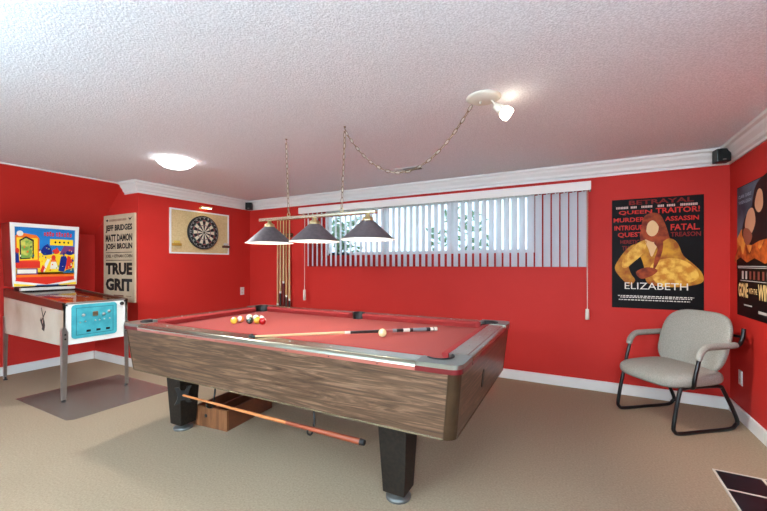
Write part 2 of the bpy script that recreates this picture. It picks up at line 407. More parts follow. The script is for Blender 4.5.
# cushions
def cushion(a,b,n,e0,e1):
    """a->b along rail inner edge; n toward the bed; e = end cut-back"""
    a=Vector(a);b=Vector(b);n=Vector(n);t=(b-a).normalized()
    pr=[(0,ZT),(.012,ZT+.001),(.044,ZT-.006),(.048,ZT-.012),(.044,ZT-.018),(.026,ZB+.001),(0,ZB+.001)]; k=len(pr); D=.048
    vs=[]
    for d,z in pr: q=a+n*d+t*(e0*d/D); vs.append((q.x,q.y,z))
    for d,z in pr: q=b+n*d-t*(e1*d/D); vs.append((q.x,q.y,z))
    MB().add(vs,[(i,(i+1)%k,k+(i+1)%k,k+i) for i in range(k)]+[tuple(range(k)),tuple(range(2*k-1,k-1,-1))]).build('cushion',CLOTH2,pt)
for sy in (-1,1):
    y=sy*(HY-.12)
    cushion((-(HX-.205),y),(-.06,y),(0,-sy),.04,.012); cushion((.06,y),((HX-.205),y),(0,-sy),.012,.04)
for sx in (-1,1):
    x=sx*(HX-.12); cushion((x,-(HY-.205)),(x,(HY-.205)),(-sx,0),.04,.04)
# aprons (tapered inward), corner posts, bottom trim
SLOTY=-.15; AB=.44; it=.012; ib=.045; RC=.05
POST=mat('bronze_corner',(70,52,36),.36,.6,var=(9,(84,64,46),.3,.7))
for sy in (-1,1):
    yo,yi=sy*(HY-it),sy*(HY-ib); th=.02
    xt,xb=HX-it-RC,HX-ib-RC
    MB().hexa([(-xb,yi,AB),(xb,yi,AB),(xb,yi-sy*th,AB),(-xb,yi-sy*th,AB),(-xt,yo,ZF-.001),(xt,yo,ZF-.001),(xt,yo-sy*th,ZF-.001),(-xt,yo-sy*th,ZF-.001)]).build('apron_panel',LAM,pt)
    MB().box((-xb,yi+sy*.003,AB-.006),(xb,yi-sy*.02,AB+.002)).build('bottom_trim',ALU,pt)
for sx in (-1,1):
    xo,xi=sx*(HX-it),sx*(HX-ib); th=.02; yt,yb=HY-it-RC,HY-ib-RC
    ap=MB().hexa([(xi,-yb,AB),(xi,yb,AB),(xi-sx*th,yb,AB),(xi-sx*th,-yb,AB),(xo,-yt,ZF-.001),(xo,yt,ZF-.001),(xo-sx*th,yt,ZF-.001),(xo-sx*th,-yt,ZF-.001)])
    ap=ap.build('apron_panel',LAM,pt)
    MB().box((xi+sx*.003,-yb,AB-.006),(xi-sx*.02,yb,AB+.002)).build('bottom_trim',ALU,pt)
    if sx>0:
        q=arc(0,.03,.022,0,180,8)+arc(0,-.03,.022,180,360,8)
        Ms_=Matrix(((0,-.106,1,HX-(it+(ib-it)*.5)),(1,0,0,SLOTY),(0,1,.106,.59),(0,0,0,1)))
        MB().prism([(x_,y_) for x_,y_ in q],-.004,.0035,M=Matrix(((0,.107,1,HX-(it+ib)/2),(1,0,0,SLOTY),(0,1,0,.585),(0,0,0,1)))).build('ball_slot',BLACK,ap)
    for sy in (-1,1):
        vs=[]
        for z,i_ in ((AB-.004,ib),(ZF-.001,it)):
            cx,cy=HX-i_-RC,HY-i_-RC
            for x,y in arc(cx,cy,RC+.002,90,0,8)+[(cx+RC-.02,cy),(cx,cy),(cx,cy+RC-.02)]: vs.append((sx*x,sy*y,z))
        k=len(vs)//2
        MB().add(vs,[(i,(i+1)%k,k+(i+1)%k,k+i) for i in range(k)],0,True).add(vs,[tuple(range(k)),tuple(range(2*k-1,k-1,-1))]).build('corner_post',POST,pt)
MB().box((-(HX-.10),-(HY-.10),.62),(HX-.10,HY-.10,.64)).build('underframe',mat('dark_board',(70,52,38),.8),pt)
# legs
LEGM=mat('leg_black_grain',(24,18,13),.6,bump=(120,.4,.002),var=(60,(36,28,20),.4,.6),spec=.25); LEGD=mat('leg_side_black',(16,15,15),.5)
for sx in (-1,1):
    for sy in (-1,1):
        cx,cy=sx*.885+.028*(sx>0)+.01*(sx<0),sy*.50
        a,b=.093,.062
        vs=[(cx-b,cy-b,.045),(cx+b,cy-b,.045),(cx+b,cy+b,.045),(cx-b,cy+b,.045),(cx-a,cy-a,.62),(cx+a,cy-a,.62),(cx+a,cy+a,.62),(cx-a,cy+a,.62)]
        l=MB().hexa(vs).build('leg',LEGM,pt,.004)
        MB().lathe([(.0001,0),(.066,0),(.068,.012),(.055,.022),(.03,.028),(.024,.06),(.0001,.06)],24,M=Matrix.Translation((cx,cy,0))).build('foot',mat('foot_grey',(96,96,92),.45,.5),l)
# bridge-stick hooks under the near apron
for hx in (-.325,.48):
    x=hx; y=-(HY-ib)+.012
    p=smooth_path([(x-.03,y+.02,AB-.005),(x-.02,y+.015,AB-.02),(x,y-.005,AB-.05),(x,y-.01,.36),(x,y-.012,.335),(x,y-.035,.315),(x,y-.062,.332),(x,y-.064,.35)],5)
    MB().tube(p,.0055,8).build('hook',BLACK,pt)

# bridge stick hanging in the hooks
bs=empty('bridge_stick',(0,0,0)); tag(bs,'orange-brown mechanical bridge stick hanging in hooks under the near table apron','cue')
SHAFT=mat('shaft_maple',(200,124,70),.3,coat=.5,var=(12,(176,100,52),.3,.7),stretch=(.1,5,5)); BUTT=mat('stain_orange',(146,66,34),.28,coat=.5,var=(10,(124,52,26),.3,.7),stretch=(.1,5,5))
ys=1.555
MB().tube([(-2.37,ys-.0,.346),(-1.45,ys+.005,.346)],[.0065,.011],12).build('shaft',SHAFT,bs)
MB().tube([(-1.45,ys+.005,.346),(-.97,ys+.012,.346)],[.011,.0165],14).build('butt',BUTT,bs)
MB().tube([(-.97,ys+.012,.346),(-.945,ys+.012,.346)],[.0165,.014],14).build('bumper',RUBBER,bs)
hb=MB(); Mh=Matrix.Translation((-2.372,ys,.346))@Matrix.Rotation(math.radians(62),4,'Z')@Matrix.Rotation(PI/2,4,'X')@Matrix.Scale(1.15,4)
hp=[(-.045,-.05),(-.02,-.045),(-.012,-.028),(.012,-.028),(.02,-.045),(.045,-.05),(.03,-.02),(.028,0),(.034,.025),(.045,.05),(.022,.05),(.012,.028),(-.012,.028),(-.022,.05),(-.045,.05),(-.034,.025),(-.028,0),(-.03,-.02)]
hb.prism(hp,-.004,.004,0,Mh).build('bridge_head',BLACK,bs)

# wooden crate under the table
cr=empty('wooden_crate',(-2.475,2.075,0),math.radians(5.5)); tag(cr,'low reddish wooden crate on the carpet under the pool table','crate')
CW=wood('crate_pine',(96,58,32),(122,76,44),(146,94,58),scale=(8,1,1),rough=.5); CW2=wood('crate_dark',(60,30,18),(92,48,28),(120,66,40),scale=(8,1,1),rough=.5)
a,b,h=.16,.25,.15
mb=MB().box((-a,-b,0),(a,-b+.018,h)); 
fr=mb.build('front_board',CW,cr); MB().lathe([(.0001,.001),(.013,.001),(.015,-.002)],14,M=Matrix.Translation((-.05,-b-.0005,.085))@Matrix.Rotation(PI/2,4,'X')).build('finger_hole',BLACK,fr)
MB().box((-a,b-.018,0),(a,b,h)).build('back_board',CW2,cr)
for sx in (-1,1): MB().box((sx*a,-b+.018,0),(sx*(a-.018),b-.018,h)).build('side_board',CW2,cr)
MB().box((-a+.018,-b+.018,.005),(a-.018,b-.018,.015)).build('bottom_board',CW2,cr)
MB().box((-.01,-b+.018,.015),(.01,b-.018,h-.01)).build('divider',CW2,cr)

# cue on the cloth, tip on the near rail
cs=empty('pool_cue',(0,0,0)); tag(cs,'pool cue with black and white butt lying across the red cloth','cue')
A=Vector((-1.735,1.575,ZT+.010)); B=Vector((-.93,2.565,ZB+.0165)); L=B-A
q=lambda t:A+L*t
MAP=mat('cue_maple',(226,180,130),.35,coat=.3); CWH=mat('cue_ivory',(232,222,204),.35); CBK=mat('cue_black',(24,20,22),.3,coat=.4); CGR=mat('cue_wrap_grey',(128,130,132),.6)
MB().tube([q(0),q(.012)],.0062,10).build('tip',mat('cue_tip_blue',(40,60,60),.8),cs)
MB().tube([q(.012),q(.45)],[.0063,.0098],12).build('shaft',MAP,cs)
seg=[(.45,.48,CWH),(.48,.68,CBK),(.68,.72,mat('cue_rose',(176,96,90),.4)),(.72,.745,CGR),(.745,.785,CBK),(.785,.825,CWH),(.825,.845,CBK),(.845,.93,CGR),(.93,.955,CBK),(.955,.975,CWH),(.975,.98,CBK),(.98,1.0,CWH)]
mats=[]; mb=MB()
for a_,b_,m_ in seg:
    if m_ not in mats: mats.append(m_)
    r=lambda t:.0098+(t-.5)*.0105
    mb.tube([q(a_),q(b_)],[r(a_),r(b_)],12,mats.index(m_))
mb.build('butt',mats,cs)

# balls
def pball(x,y,rgb,stripe,label,rot):
    m0=mat('ball_%s'%'_'.join(map(str,rgb)),rgb,.12,coat=.5); mw=mat('ball_white',(240,232,214),.12,coat=.5)
    mb=MB(); r=.0286; n=24; m=16
    vs=[];fs=[[],[]]
    for j in range(m+1):
        ph=-PI/2+PI*j/m
        for k in range(n):
            a=2*PI*k/n; vs.append((r*math.cos(ph)*math.cos(a),r*math.cos(ph)*math.sin(a),r*math.sin(ph)))
    for j in range(m):
        white = (stripe and (j<5 or j>=m-5)) or ((not stripe) and j>=m-2)
        for k in range(n): fs[1 if white else 0].append((j*n+k,j*n+(k+1)%n,(j+1)*n+(k+1)%n,(j+1)*n+k))
    mb.add(vs,fs[0],0,True); mb.add(vs,fs[1],1,True)
    o=mb.build('billiard_ball',[m0,mw]); o.location=(x,y,ZB+r+.0004); o.rotation_euler=rot
    tag(o,label,'ball','balls gathered at the far left of the table')
th=math.radians(28.133)
def cam2w(t,r): return (-math.sin(th)*t+math.cos(th)*r, math.cos(th)*t+math.sin(th)*r)
for t_,r_,c_,s_,lb,ro in [
  (3.02,-1.228,(226,178,60),0,'solid yellow ball, leftmost of the ball cluster',(.6,.2,0)),
  (3.095,-1.203,(226,130,70),1,'orange striped ball beside the leftmost yellow ball',(1.2,.3,0)),
  (3.02,-1.100,(34,62,52),0,'dark green ball at the front middle of the cluster',(.4,-.6,1)),
  (3.03,-1.040,(230,176,52),0,'yellow ball at front, just right of the dark green ball',(-.7,.3,0)),
  (2.985,-.982,(176,24,26),0,'red ball at the right front of the ball cluster',(-.5,.9,0)),
  (3.19,-1.165,(226,214,190),0,'pale cream ball at the back left of the cluster',(.9,0,0)),
  (3.17,-1.098,(70,120,66),1,'green striped ball at the back of the cluster',(1.2,.4,.5)),
  (3.11,-1.035,(220,120,58),1,'orange and white ball behind the red ball',(.2,1.0,0))]:
    x,y=cam2w(t_,r_); pball(x,y,c_,s_,lb,ro)
o=MB().ball((0,0,0),.0286,n=24).build('cue_ball',mat('ball_cream',(238,216,160),.12,coat=.5)); x,y=-1.235,2.19; o.location=(x,y,ZB+.029)
x,y=cam2w((1.235-ZB-.0286)*367.5/(332.9-264),(382.5-383.5)/367.5*(1.235-ZB-.0286)*367.5/(332.9-264)); o.location=(x,y,ZB+.029)
tag(o,'cream cue ball resting in front of the cue on the cloth','ball')

# ------------------------------------------------------------------ billiard light
YL=2.18; ZBAR=1.592; ZR=1.402
bl=empty('billiard_light',(-1.76,YL,ZBAR)); tag(bl,'three-shade billiard light hanging on chains above the pool table','lamp')
def loc(x,z,y=YL): return (x+1.76,y-YL,z-ZBAR)
MB().box(loc(-2.31,ZBAR-.012,YL-.022),loc(-1.22,ZBAR+.012,YL+.022)).build('bar',mat('bar_brass_pale',(212,204,178),.25,.9),bl,.006)
EM=mat('bulb_glow',(252,248,240),.5,emit=1)
for i,x in enumerate((-2.208,-1.75,-1.288)):
    M_=Matrix.Translation(loc(x,ZR))
    sh=MB().lathe([(.042,.130),(.187,.0)],56,0,M_).lathe([(.1855,0),(.040,.126)],56,1,M_).build('shade',[LAMP_GREY,SHADE_IN],bl)
    MB().lathe([(.184,-.001),(.1885,-.001),(.1885,.003),(.186,.004)],48,0,M_).build('rim',mat('rim_white',(238,232,216),.4),sh)
    MB().lathe([(.040,.127),(.044,.133),(.037,.140),(.038,.152),(.030,.156),(.016,.164),(.014,ZBAR-.012-ZR)],24,0,M_).lathe([(.014,.16),(.040,.126)],12,0,M_).build('socket_cap',BRASS,sh)
    MB().ball((0,0,.062),.034,0,14,(1,1,1.15),M_).build('bulb',EM,sh)
def chain(pts,name,parent,pitch=.038,r=.0023,W=.0095,mt=BRASS,wire=None):
    P=[Vector(p) for p in pts]; d=[0]
    for i in range(1,len(P)): d.append(d[-1]+(P[i]-P[i-1]).length)
    def at(s):
        for i in range(1,len(P)):
            if s<=d[i] or i==len(P)-1:
                k=(s-d[i-1])/(d[i]-d[i-1]); return P[i-1].lerp(P[i],k),(P[i]-P[i-1]).normalized()
    n=int(d[-1]/pitch); mb=MB()
    for i in range(n):
        c,t=at((i+.5)*d[-1]/n); u=t.cross(Vector((0,1,.01))).normalized(); v=t.cross(u)
        if i%2: u,v=v,u
        hl=pitch*.60
        ring=[]
        for k in range(12):
            a=2*PI*k/12; ring.append(c+t*(hl*math.cos(a))+u*(W*math.sin(a)))
        mb.tube(ring,r,5,closed=True)
    if wire:
        mb.tube([at(d[-1]*k/60)[0]+Vector((0,.004*math.sin(k*1.3),.004*math.cos(k*1.3))) for k in range(61)],.0016,5,1)
    return mb.build(name,[mt,CORD],parent)
CHM=mat('chain_brass',(128,104,78),.4,.7)
hooks=[(-2.03,-2.005),(-1.478,-1.505)]
for xt,xb in hooks:
    chain([loc(xt,CH-.04),loc(xb,ZBAR+.04)],'chain',bl,mt=CHM,wire=True)
    MB().tube([loc(xt,CH-.001),loc(xt,CH-.02),loc(xt+.008,CH-.028),loc(xt,CH-.042),loc(xt-.007,CH-.033)],.003,8).lathe([(.0001,-.006),(.008,-.005),(.009,0)],12,M=Matrix.Translation(loc(xt,CH-.001))).build('ceiling_hook',CHM,bl)
    MB().tube([Vector(loc(xb,ZBAR+.028))+Vector((.013*math.cos(a),0,.016*math.sin(a))) for a in [2*PI*k/14 for k in range(14)]],.003,8,closed=True).lathe([(.009,ZBAR+.012-ZBAR),(.004,.02)],10,M=Matrix.Translation((loc(xb,0)[0],0,0))).build('loop',BRASS,bl)
x0,x1=-1.474,-.57
sw=[]
for k in range(41):
    t_=k/40; x=x0+(x1-x0)*t_; z=(CH-.035)-(1-(2*t_-1)**2)*.345-.0*t_; sw.append(loc(x,z))
chain(sw,'swag_chain',bl,mt=CHM,wire=True)

# ceiling spotlight on its canopy
sp=empty('ceiling_spotlight',(-.50,2.185,CH)); tag(sp,'single spotlight on a round canopy where the swag chain meets ceiling','lamp')
CR=mat('cream_metal',(228,222,206),.45,.1)
MB().lathe([(.0001,-.022),(.05,-.022),(.085,-.012),(.1,-.003),(.1,-.001)],36).tube([(-.02,.0,-.02),(-.02,0,-.034)],.006,8).build('canopy',CR,sp)
MB().tube(smooth_path([(.04,.01,-.018),(.055,.02,-.034),(.06,.03,-.055),(.075,.03,-.062)],4),.006,8).build('arm',CR,sp)
hd=Vector((.80,.38,-.62)).normalized(); Mq=Matrix.Translation((.072,.028,-.06))@hd.to_track_quat('Z','Y').to_matrix().to_4x4()
MB().lathe([(.0001,-.022),(.014,-.02),(.02,-.008),(.026,.02),(.028,.032),(.0001,.032)],20,M=Mq).build('socket',CR,sp)
SPG=mat('spot_glow',(255,240,215),.5,emit=1)
MB().lathe([(.024,.033),(.036,.045),(.040,.075),(.034,.092),(.0001,.096)],6,M=Mq,sm=False).build('glass_shade',SPG,sp)

# flush ceiling light
fl=empty('flush_ceiling_light',(-3.36,2.13,CH)); tag(fl,'round flush ceiling light with glowing glass bowl near the left wall','lamp')
MB().lathe([(.0001,-.001),(.135,-.001),(.137,-.02),(.11,-.024),(.0001,-.024)],36).build('base_plate',CR,fl)
BG=mat('bowl_glow',(248,250,252),.5,emit=1)
MB().lathe([(.148,-.022),(.155,-.026),(.151,-.031),(.135,-.046),(.105,-.066),(.055,-.080),(.0001,-.084)],40).build('glass_bowl',BG,fl)
for a in (.3,2.4,4.5):
    MB().ball((.152*math.cos(a),.152*math.sin(a),-.028),.009,0,10).build('clip',BRASS,fl)

# fill lights added out of view, in the near half of the room
for (x,y) in ((-2.1,-1.9),(.45,-1.7)):
    f2=empty('fill_globe',(x,y,CH)); tag(f2,'added white globe fill light, out of view in the near half of the room','lamp','added fill globes of the near half')
    MB().lathe([(.0001,-.001),(.06,-.001),(.055,-.02),(.0001,-.024)],24).tube([(0,0,-.02),(0,0,-.17)],.006,8).build('canopy',CR,f2)
    MB().ball((0,0,-.33),.165,0,24).build('globe',mat('fill_globe_glow',(222,240,255),.5,emit=1),f2)
for (x,y) in ((-3.4,-1.0),(-2.1,-.4),(-.7,-.4),(.72,.2)):  # uplighters added to bounce fill off the ceiling
    tl=empty('fill_uplight',(x,y,0)); tag(tl,'added tall uplighter for fill, out of view in the near half of the room','lamp','added fill uplighters of the near half')
    MB().lathe([(.0001,.03),(.13,.026),(.14,.012),(.14,0),(.0001,0)],28).build('base',BLACK,tl)
    MB().tube([(0,0,.02),(0,0,1.55)],.012,12).build('pole',BLACK,tl)
    MB().lathe([(.0001,1.54),(.05,1.545),(.15,1.60),(.2,1.68),(.195,1.68),(.145,1.61),(.0001,1.56)],32).build('bowl',STEEL,tl)
    MB().lathe([(.0001,1.64),(.165,1.64)],28).build('diffuser',mat('fill_uplight_glow',(186,230,255),.5,emit=1),tl)
# ceiling vent
vt=empty('ceiling_vent',(-1.55,3.45,CH)); tag(vt,'small grey ceiling air vent above the window side of table','vent')
MB().box((-.14,-.06,-.006),(.14,.06,-.001)).build('frame',mat('vent_white',(214,212,208),.5),vt)
mb=MB()
for k in range(6): mb.box((-.05,-.045+k*.016,-.012),(.13,-.038+k*.016,-.006))
mb.build('grille',mat('vent_grey',(90,90,90),.5),vt)

# ------------------------------------------------------------------ dart area
dpan=Panel((XL,2.842,1.372),(0,1,0),(0,0,1),.89,.585)
bd=empty('dart_backboard',(XL,3.287,1.372)); tag(bd,'cork-coloured dart backing panel in a white frame on the left wall','backboard')
CORK=mat('cork',(218,192,140),.9,bump=(150,.3,.002),var=(70,(204,176,124),.4,.6))
mb=MB(); M_=Matrix.Translation((XL,2.842,1.372))
MB().box((XL+.001,2.857,1.387),(XL+.012,3.717,1.942)).build('cork_panel',CORK,bd).matrix_parent_inverse=Matrix.Translation((-XL,-3.287,-1.372))
fm=MB(); fw=.018
fm.box((XL+.001,2.842,1.372),(XL+.022,3.732,1.372+fw)).box((XL+.001,2.842,1.957-fw),(XL+.022,3.732,1.957)).box((XL+.001,2.842,1.372+fw),(XL+.022,2.842+fw,1.957-fw)).box((XL+.001,3.732-fw,1.372+fw),(XL+.022,3.732,1.957-fw))
fm.build('frame',WHITE,bd).matrix_parent_inverse=Matrix.Translation((-XL,-3.287,-1.372))
# dartboard : local x = world Y, local y = world Z, local z = world +X
DM=Matrix(((0,0,1,XL+.013),(1,0,0,3.305),(0,1,0,1.668),(0,0,0,1)))
db=empty('dartboard',(0,0,0)); db.matrix_world=DM; tag(db,'round bristle dartboard hanging in the framed cork panel','dartboard')
BLK=mat('dart_black',(26,25,24),.7); CRM=mat('dart_cream',(228,218,190),.8); DRD=mat('dart_red',(150,40,34),.8); DGR=mat('dart_green',(30,92,70),.8); WIRE=mat('wire',(190,190,188),.35,.8)
MB().lathe([(.0001,0),(.228,0),(.23,.004),(.23,.03),(.226,.034),(.0001,.034)],60).build('board',BLK,db)
mb=MB(); z=.0345
def sector(r0,r1,a0,a1,mi,zz=z):
    n=4; vs=[(r*math.cos(a0+(a1-a0)*k/n),r*math.sin(a0+(a1-a0)*k/n),zz) for r in (r0,r1) for k in range(n+1)]
    mb.add(vs,[(k,n+1+k,n+2+k,k+1) if 0 else (k,k+1,n+2+k,n+1+k)[::-1] for k in range(n)],mi)
for k in range(20):
    a0=PI/2-PI/20+k*PI/10; a1=a0+PI/10; od=k%2
    sector(.016,.095,a0,a1,0 if not od else 1); sector(.095,.104,a0,a1,2 if not od else 3)
    sector(.104,.158,a0,a1,0 if not od else 1); sector(.158,.169,a0,a1,2 if not od else 3)
sector(.007,.016,0,PI,3);sector(.007,.016,PI,2*PI,3);sector(0.0005,.007,0,PI,2);sector(.0005,.007,PI,2*PI,2)
mb.build('scoring_face',[BLK,CRM,DRD,DGR],db)
mb=MB()
for r in (.016,.095,.104,.158,.169): mb.tube([(r*math.cos(2*PI*k/40),r*math.sin(2*PI*k/40),.0355) for k in range(40)],.0007,4,closed=True)
for k in range(20):
    a=PI/2-PI/20+k*PI/10; mb.tube([(.016*math.cos(a),.016*math.sin(a),.0355),(.172*math.cos(a),.172*math.sin(a),.0355)],.0007,4)
mb.build('wire_grid',WIRE,db)
mb=MB(); nums=[20,1,18,4,13,6,10,15,2,17,3,19,7,16,8,11,14,9,12,5]
for k,nu in enumerate(nums):
    a=PI/2-k*PI/10; vs,fs=text_geo(str(nu)); W=.012*len(str(nu))
    cx,cy=.196*math.cos(a),.196*math.sin(a); Mt=Matrix.Translation((cx,cy,.0362))@Matrix.Rotation(a-PI/2,4,'Z')
    mb.add([((u-.5)*W,(v-.5)*.021,0) for u,v in vs],fs,0,False,Mt)
mb.tube([(.212*math.cos(2*PI*k/40),.212*math.sin(2*PI*k/40),.0355) for k in range(40)],.001,4,closed=True)
mb.build('number_ring',mat('number_white',(220,220,214),.5),db)
def dart(x,y,z,col,label,grp):
    o=empty('dart',(x,y,z)); tag(o,label,'dart',grp)
    MB().lathe([(.0001,-.075),(.001,-.06),(.0012,-.045)],8).lathe([(.0012,-.045),(.0035,-.042),(.0035,-.005),(.002,0)],10).build('barrel',BRASS,o)
    MB().tube([(0,0,0),(0,0,.04)],.002,8).build('shaft',BLACK,o)
    mb=MB()
    for k in range(4):
        a=PI/4+k*PI/2; c_,s_=math.cos(a),math.sin(a)
        mb.add([(0,0,.03),(c_*.013,s_*.013,.042),(c_*.013,s_*.013,.062),(0,0,.068)],[(0,1,2,3)])
    mb.build('flight',col,o)
for y0,col,nm,hcol,place in ((2.925,mat('flight_yellow',(214,178,70),.5),'yellow',mat('holder_ochre',(176,132,44),.6),'lower left'),(3.675,mat('flight_grey',(190,176,160),.5),'grey',mat('holder_brown',(92,52,32),.6),'lower right')):
    z0=1.475
    o=MB().box((XL+.0125,y0-.055,z0-.004),(XL+.05,y0+.055,z0+.03)).build('dart_holder',hcol,None,.003); tag(o,'%s wooden dart holder at the %s of the cork panel'%('yellowish' if nm=='yellow' else 'dark brown',place),'dart holder')
    for k in range(3):
        dart(XL+.032,y0-.028+k*.028,z0-.002-.0,col,'dart with %s flight hanging in the %s holder'%(nm,'yellowish' if nm=='yellow' else 'dark brown'),'%s darts in the holder'%nm)
# picture light above the panel
pl=empty('picture_light',(XL,3.31,2.005)); tag(pl,'small brass picture light above the dartboard panel','lamp')
MB().box((0.001,-.05,-.012),(.012,.05,.012)).build('wall_plate',BRASS,pl,.003)
MB().tube([(.01,-.03,0),(.09,-.03,.018)],.004,8).tube([(.01,.03,0),(.09,.03,.018)],.004,8).build('arm',BRASS,pl)
MB().tube([(.095,-.085,.010),(.095,.085,.010)],.012,14).build('hood',BRASS,pl)
MB().tube([(.095,-.07,-.003),(.095,.07,-.003)],.0085,10).build('bulb',mat('picture_glow',(255,224,170),.5,emit=1),pl)

# outlets
def outlet(name,M_,label,toggle=False):
    o=empty(name,(0,0,0)); o.matrix_world=M_; tag(o,label,'outlet')
    MB().box((-.036,-.058,.001),(.036,.058,.007)).build('cover_plate',WHITE,o,.002)
    mb=MB()
    for s_ in (-1,1): mb.box((-.016,s_*.024-.014,.007),(.016,s_*.024+.014,.009))
    mb.build('socket',mat('socket_ivory',(214,208,194),.5),o,.002)
outlet('wall_outlet',Matrix(((0,0,1,XL),(1,0,0,3.99),(0,1,0,.817),(0,0,0,1))),'white wall outlet on the left wall below the dartboard')
outlet('wall_outlet',Matrix(((0,0,-1,XR),(-1,0,0,3.90),(0,1,0,.335),(0,0,0,1))),'pale wall outlet low on the right wall behind the chair')
# speakers
def speaker(x,y,rz,label):
    o=empty('corner_speaker',(x,y,2.125),rz); tag(o,label,'speaker','satellite speakers in the ceiling corners')
    SPB=mat('speaker_green_black',(14,30,28),.45)
    MB().box((-.048,-.035,-.05),(.048,.045,.058)).build('cabinet',SPB,o,.006)
    MB().box((-.042,-.040,-.044),(.042,-.035,.052)).build('grille',mat('speaker_cloth',(20,26,26),.9,bump=(400,.5,.001)),o,.002)
    MB().box((-.012,-.0412,-.036),(.012,-.040,-.029)).build('badge',CAST,o)
speaker(1.035,4.0,math.radians(10),'small black speaker cube in the corner above the right wall posters')
speaker(-4.52,4.035,math.radians(35),'small dark green speaker cube in the corner left of the window')

# ------------------------------------------------------------------ cue rack and cues on the back wall
rk=empty('cue_rack',(-3.87,YB,0)); tag(rk,'wooden wall cue rack left of the window blind','cue rack')
RW=wood('rack_wood',(70,40,24),(100,60,36),(126,80,50),scale=(8,1,1))
MB().box((-.15,-.05,1.665),(.15,-.002,1.685)).box((-.15,-.01,1.63),(.15,-.002,1.665)).build('top_clip_rail',RW,rk)
MB().box((-.19,-.085,.36),(.19,-.017,.385)).box((-.19,-.012,.385),(.19,-.002,.46)).build('bottom_shelf',RW,rk)
cues=[(-3.975,.62,(196,148,96),(70,38,22),'thin pale cue at the left end of the wall rack'),(-3.92,.80,(206,170,110),(40,26,20),'golden cue second from the left in the wall rack'),(-3.86,.95,(216,180,120),(96,24,22),'cue with dark red butt in the middle of the wall rack'),
      (-3.805,.75,(190,142,84),(58,36,24),'amber cue second from the right in the wall rack'),(-3.745,.70,(214,178,122),(30,22,18),'golden cue at the right end of the wall rack')]
for x,zb,c1,c2,lb in cues:
    o=empty('rack_cue',(x,YB-.055,.386)); tag(o,lb,'cue','cues standing in the wall rack')
    k=zb-.386
    MB().lathe([(.0001,0),(.019,.002),(.018,k*.5),(.016,k)],12).build('butt',mat('cueb%d'%(c2[0]),c2,.3,coat=.4),o)
    MB().lathe([(.0163,k),(.016,k+.03)],12).build('joint_ring',CWH,o)
    MB().lathe([(.0155,k+.03),(.009,1.50),(.006,1.51),(.0001,1.512)],12).build('shaft',mat('cues%d'%(c1[0]),c1,.35,coat=.3),o)

# ------------------------------------------------------------------ posters
def flatmat(n,rgb,rough=.5,var=None): return mat(n,rgb,rough,var=var,spec=.15)
def smoothed(pts,k=4):
    n=len(pts); out=[]
    for i in range(n):
        p0,p1,p2,p3=[Vector(pts[(i+j)%n]) for j in (-1,0,1,2)]
        for q_ in range(k):
            t=q_/k; v=.5*((2*p1)+(p2-p0)*t+(2*p0-5*p1+4*p2-p3)*t*t+(3*p1-p0-3*p2+p3)*t**3); out.append((v.x,v.y))
    return out
PAP=mat('poster_black',(14,12,12),.55,spec=.12)
# dark poster on the back wall; its picture is a plain stand-in of gold and auburn shapes
P=Panel((.270,YB,.822),(1,0,0),(0,0,1),.682,1.022); mb=MB(); P.slab(mb,.0002,.005,0); L_=.0004
def pl_(pts,lv,mi): P.poly(mb,smoothed(pts),.0055+L_*lv,mi)
mats=[PAP,flatmat('print_red',(206,46,36)),flatmat('print_dark_red',(128,28,24)),flatmat('print_auburn',(178,78,36),var=(16,(112,40,22),.35,.65)),
      flatmat('print_gold',(216,156,44),var=(13,(158,84,28),.35,.65)),flatmat('print_gold_light',(238,190,84),var=(17,(200,128,40),.4,.6)),flatmat('print_skin',(232,190,136)),flatmat('print_white',(232,226,212)),flatmat('print_pinkish',(214,184,172)),flatmat('print_umber',(40,20,16))]
for k_,(txt,x0,x1,y0,y1,m_) in enumerate([('BETRAYAL',.20,.90,.945,.985,2),('QUEEN',.08,.46,.855,.895,1),('TRAITOR!',.50,.96,.855,.905,1),('MURDER',.02,.38,.79,.83,1),('ASSASSIN',.60,.95,.785,.825,1),('INTRIGUE',.03,.36,.715,.76,1),('FATAL.',.66,.96,.70,.755,1),('QUEST',.07,.36,.645,.695,1),('TREASON',.66,.97,.645,.685,2),('HERETIC',.10,.32,.59,.625,2),('TRUTH',.12,.30,.53,.57,2)]):
    P.text(mb,txt,x0,x1,y0,y1,.0055,m_,.02)
pl_([(.37,.83),(.46,.865),(.55,.84),(.60,.76),(.64,.66),(.67,.54),(.62,.46),(.52,.46),(.40,.54),(.33,.62),(.34,.74)],2,3)
pl_([(.30,.595),(.41,.62),(.52,.58),(.64,.63),(.73,.59),(.79,.48),(.90,.40),(.985,.32),(.97,.24),(.70,.20),(.44,.22),(.38,.29),(.37,.38),(.33,.47),(.29,.48),(.20,.40),(.22,.32),(.27,.255),(.20,.215),(.09,.29),(.035,.37),(.10,.47),(.20,.56)],3,4)
pl_([(.44,.38),(.58,.45),(.78,.44),(.92,.36),(.93,.27),(.70,.215),(.50,.24)],4,5)
pl_([(.30,.595),(.40,.61),(.36,.50),(.25,.42),(.17,.37),(.12,.38),(.14,.46)],4,5)
pl_([(.38,.625),(.47,.60),(.55,.63),(.50,.54),(.455,.47),(.42,.54)],4,6)
pl_([(.48,.60),(.56,.64),(.58,.56),(.54,.44),(.47,.34),(.49,.46),(.52,.54)],5,3)
P.poly(mb,[(.46+.072*math.cos(2*PI*k/20),.735+.083*math.sin(2*PI*k/20)) for k in range(20)],.0055+L_*5,6)
pl_([(.375,.70),(.38,.79),(.45,.835),(.53,.80),(.56,.72),(.575,.60),(.545,.64),(.53,.74),(.47,.795),(.41,.765),(.39,.68),(.36,.62)],6,3)
pl_([(.28,.33),(.40,.375),(.52,.35),(.46,.30),(.34,.27)],5,3)
P.text(mb,'ELIZABETH',.15,.84,.175,.235,.0055+L_*8,7,.0)
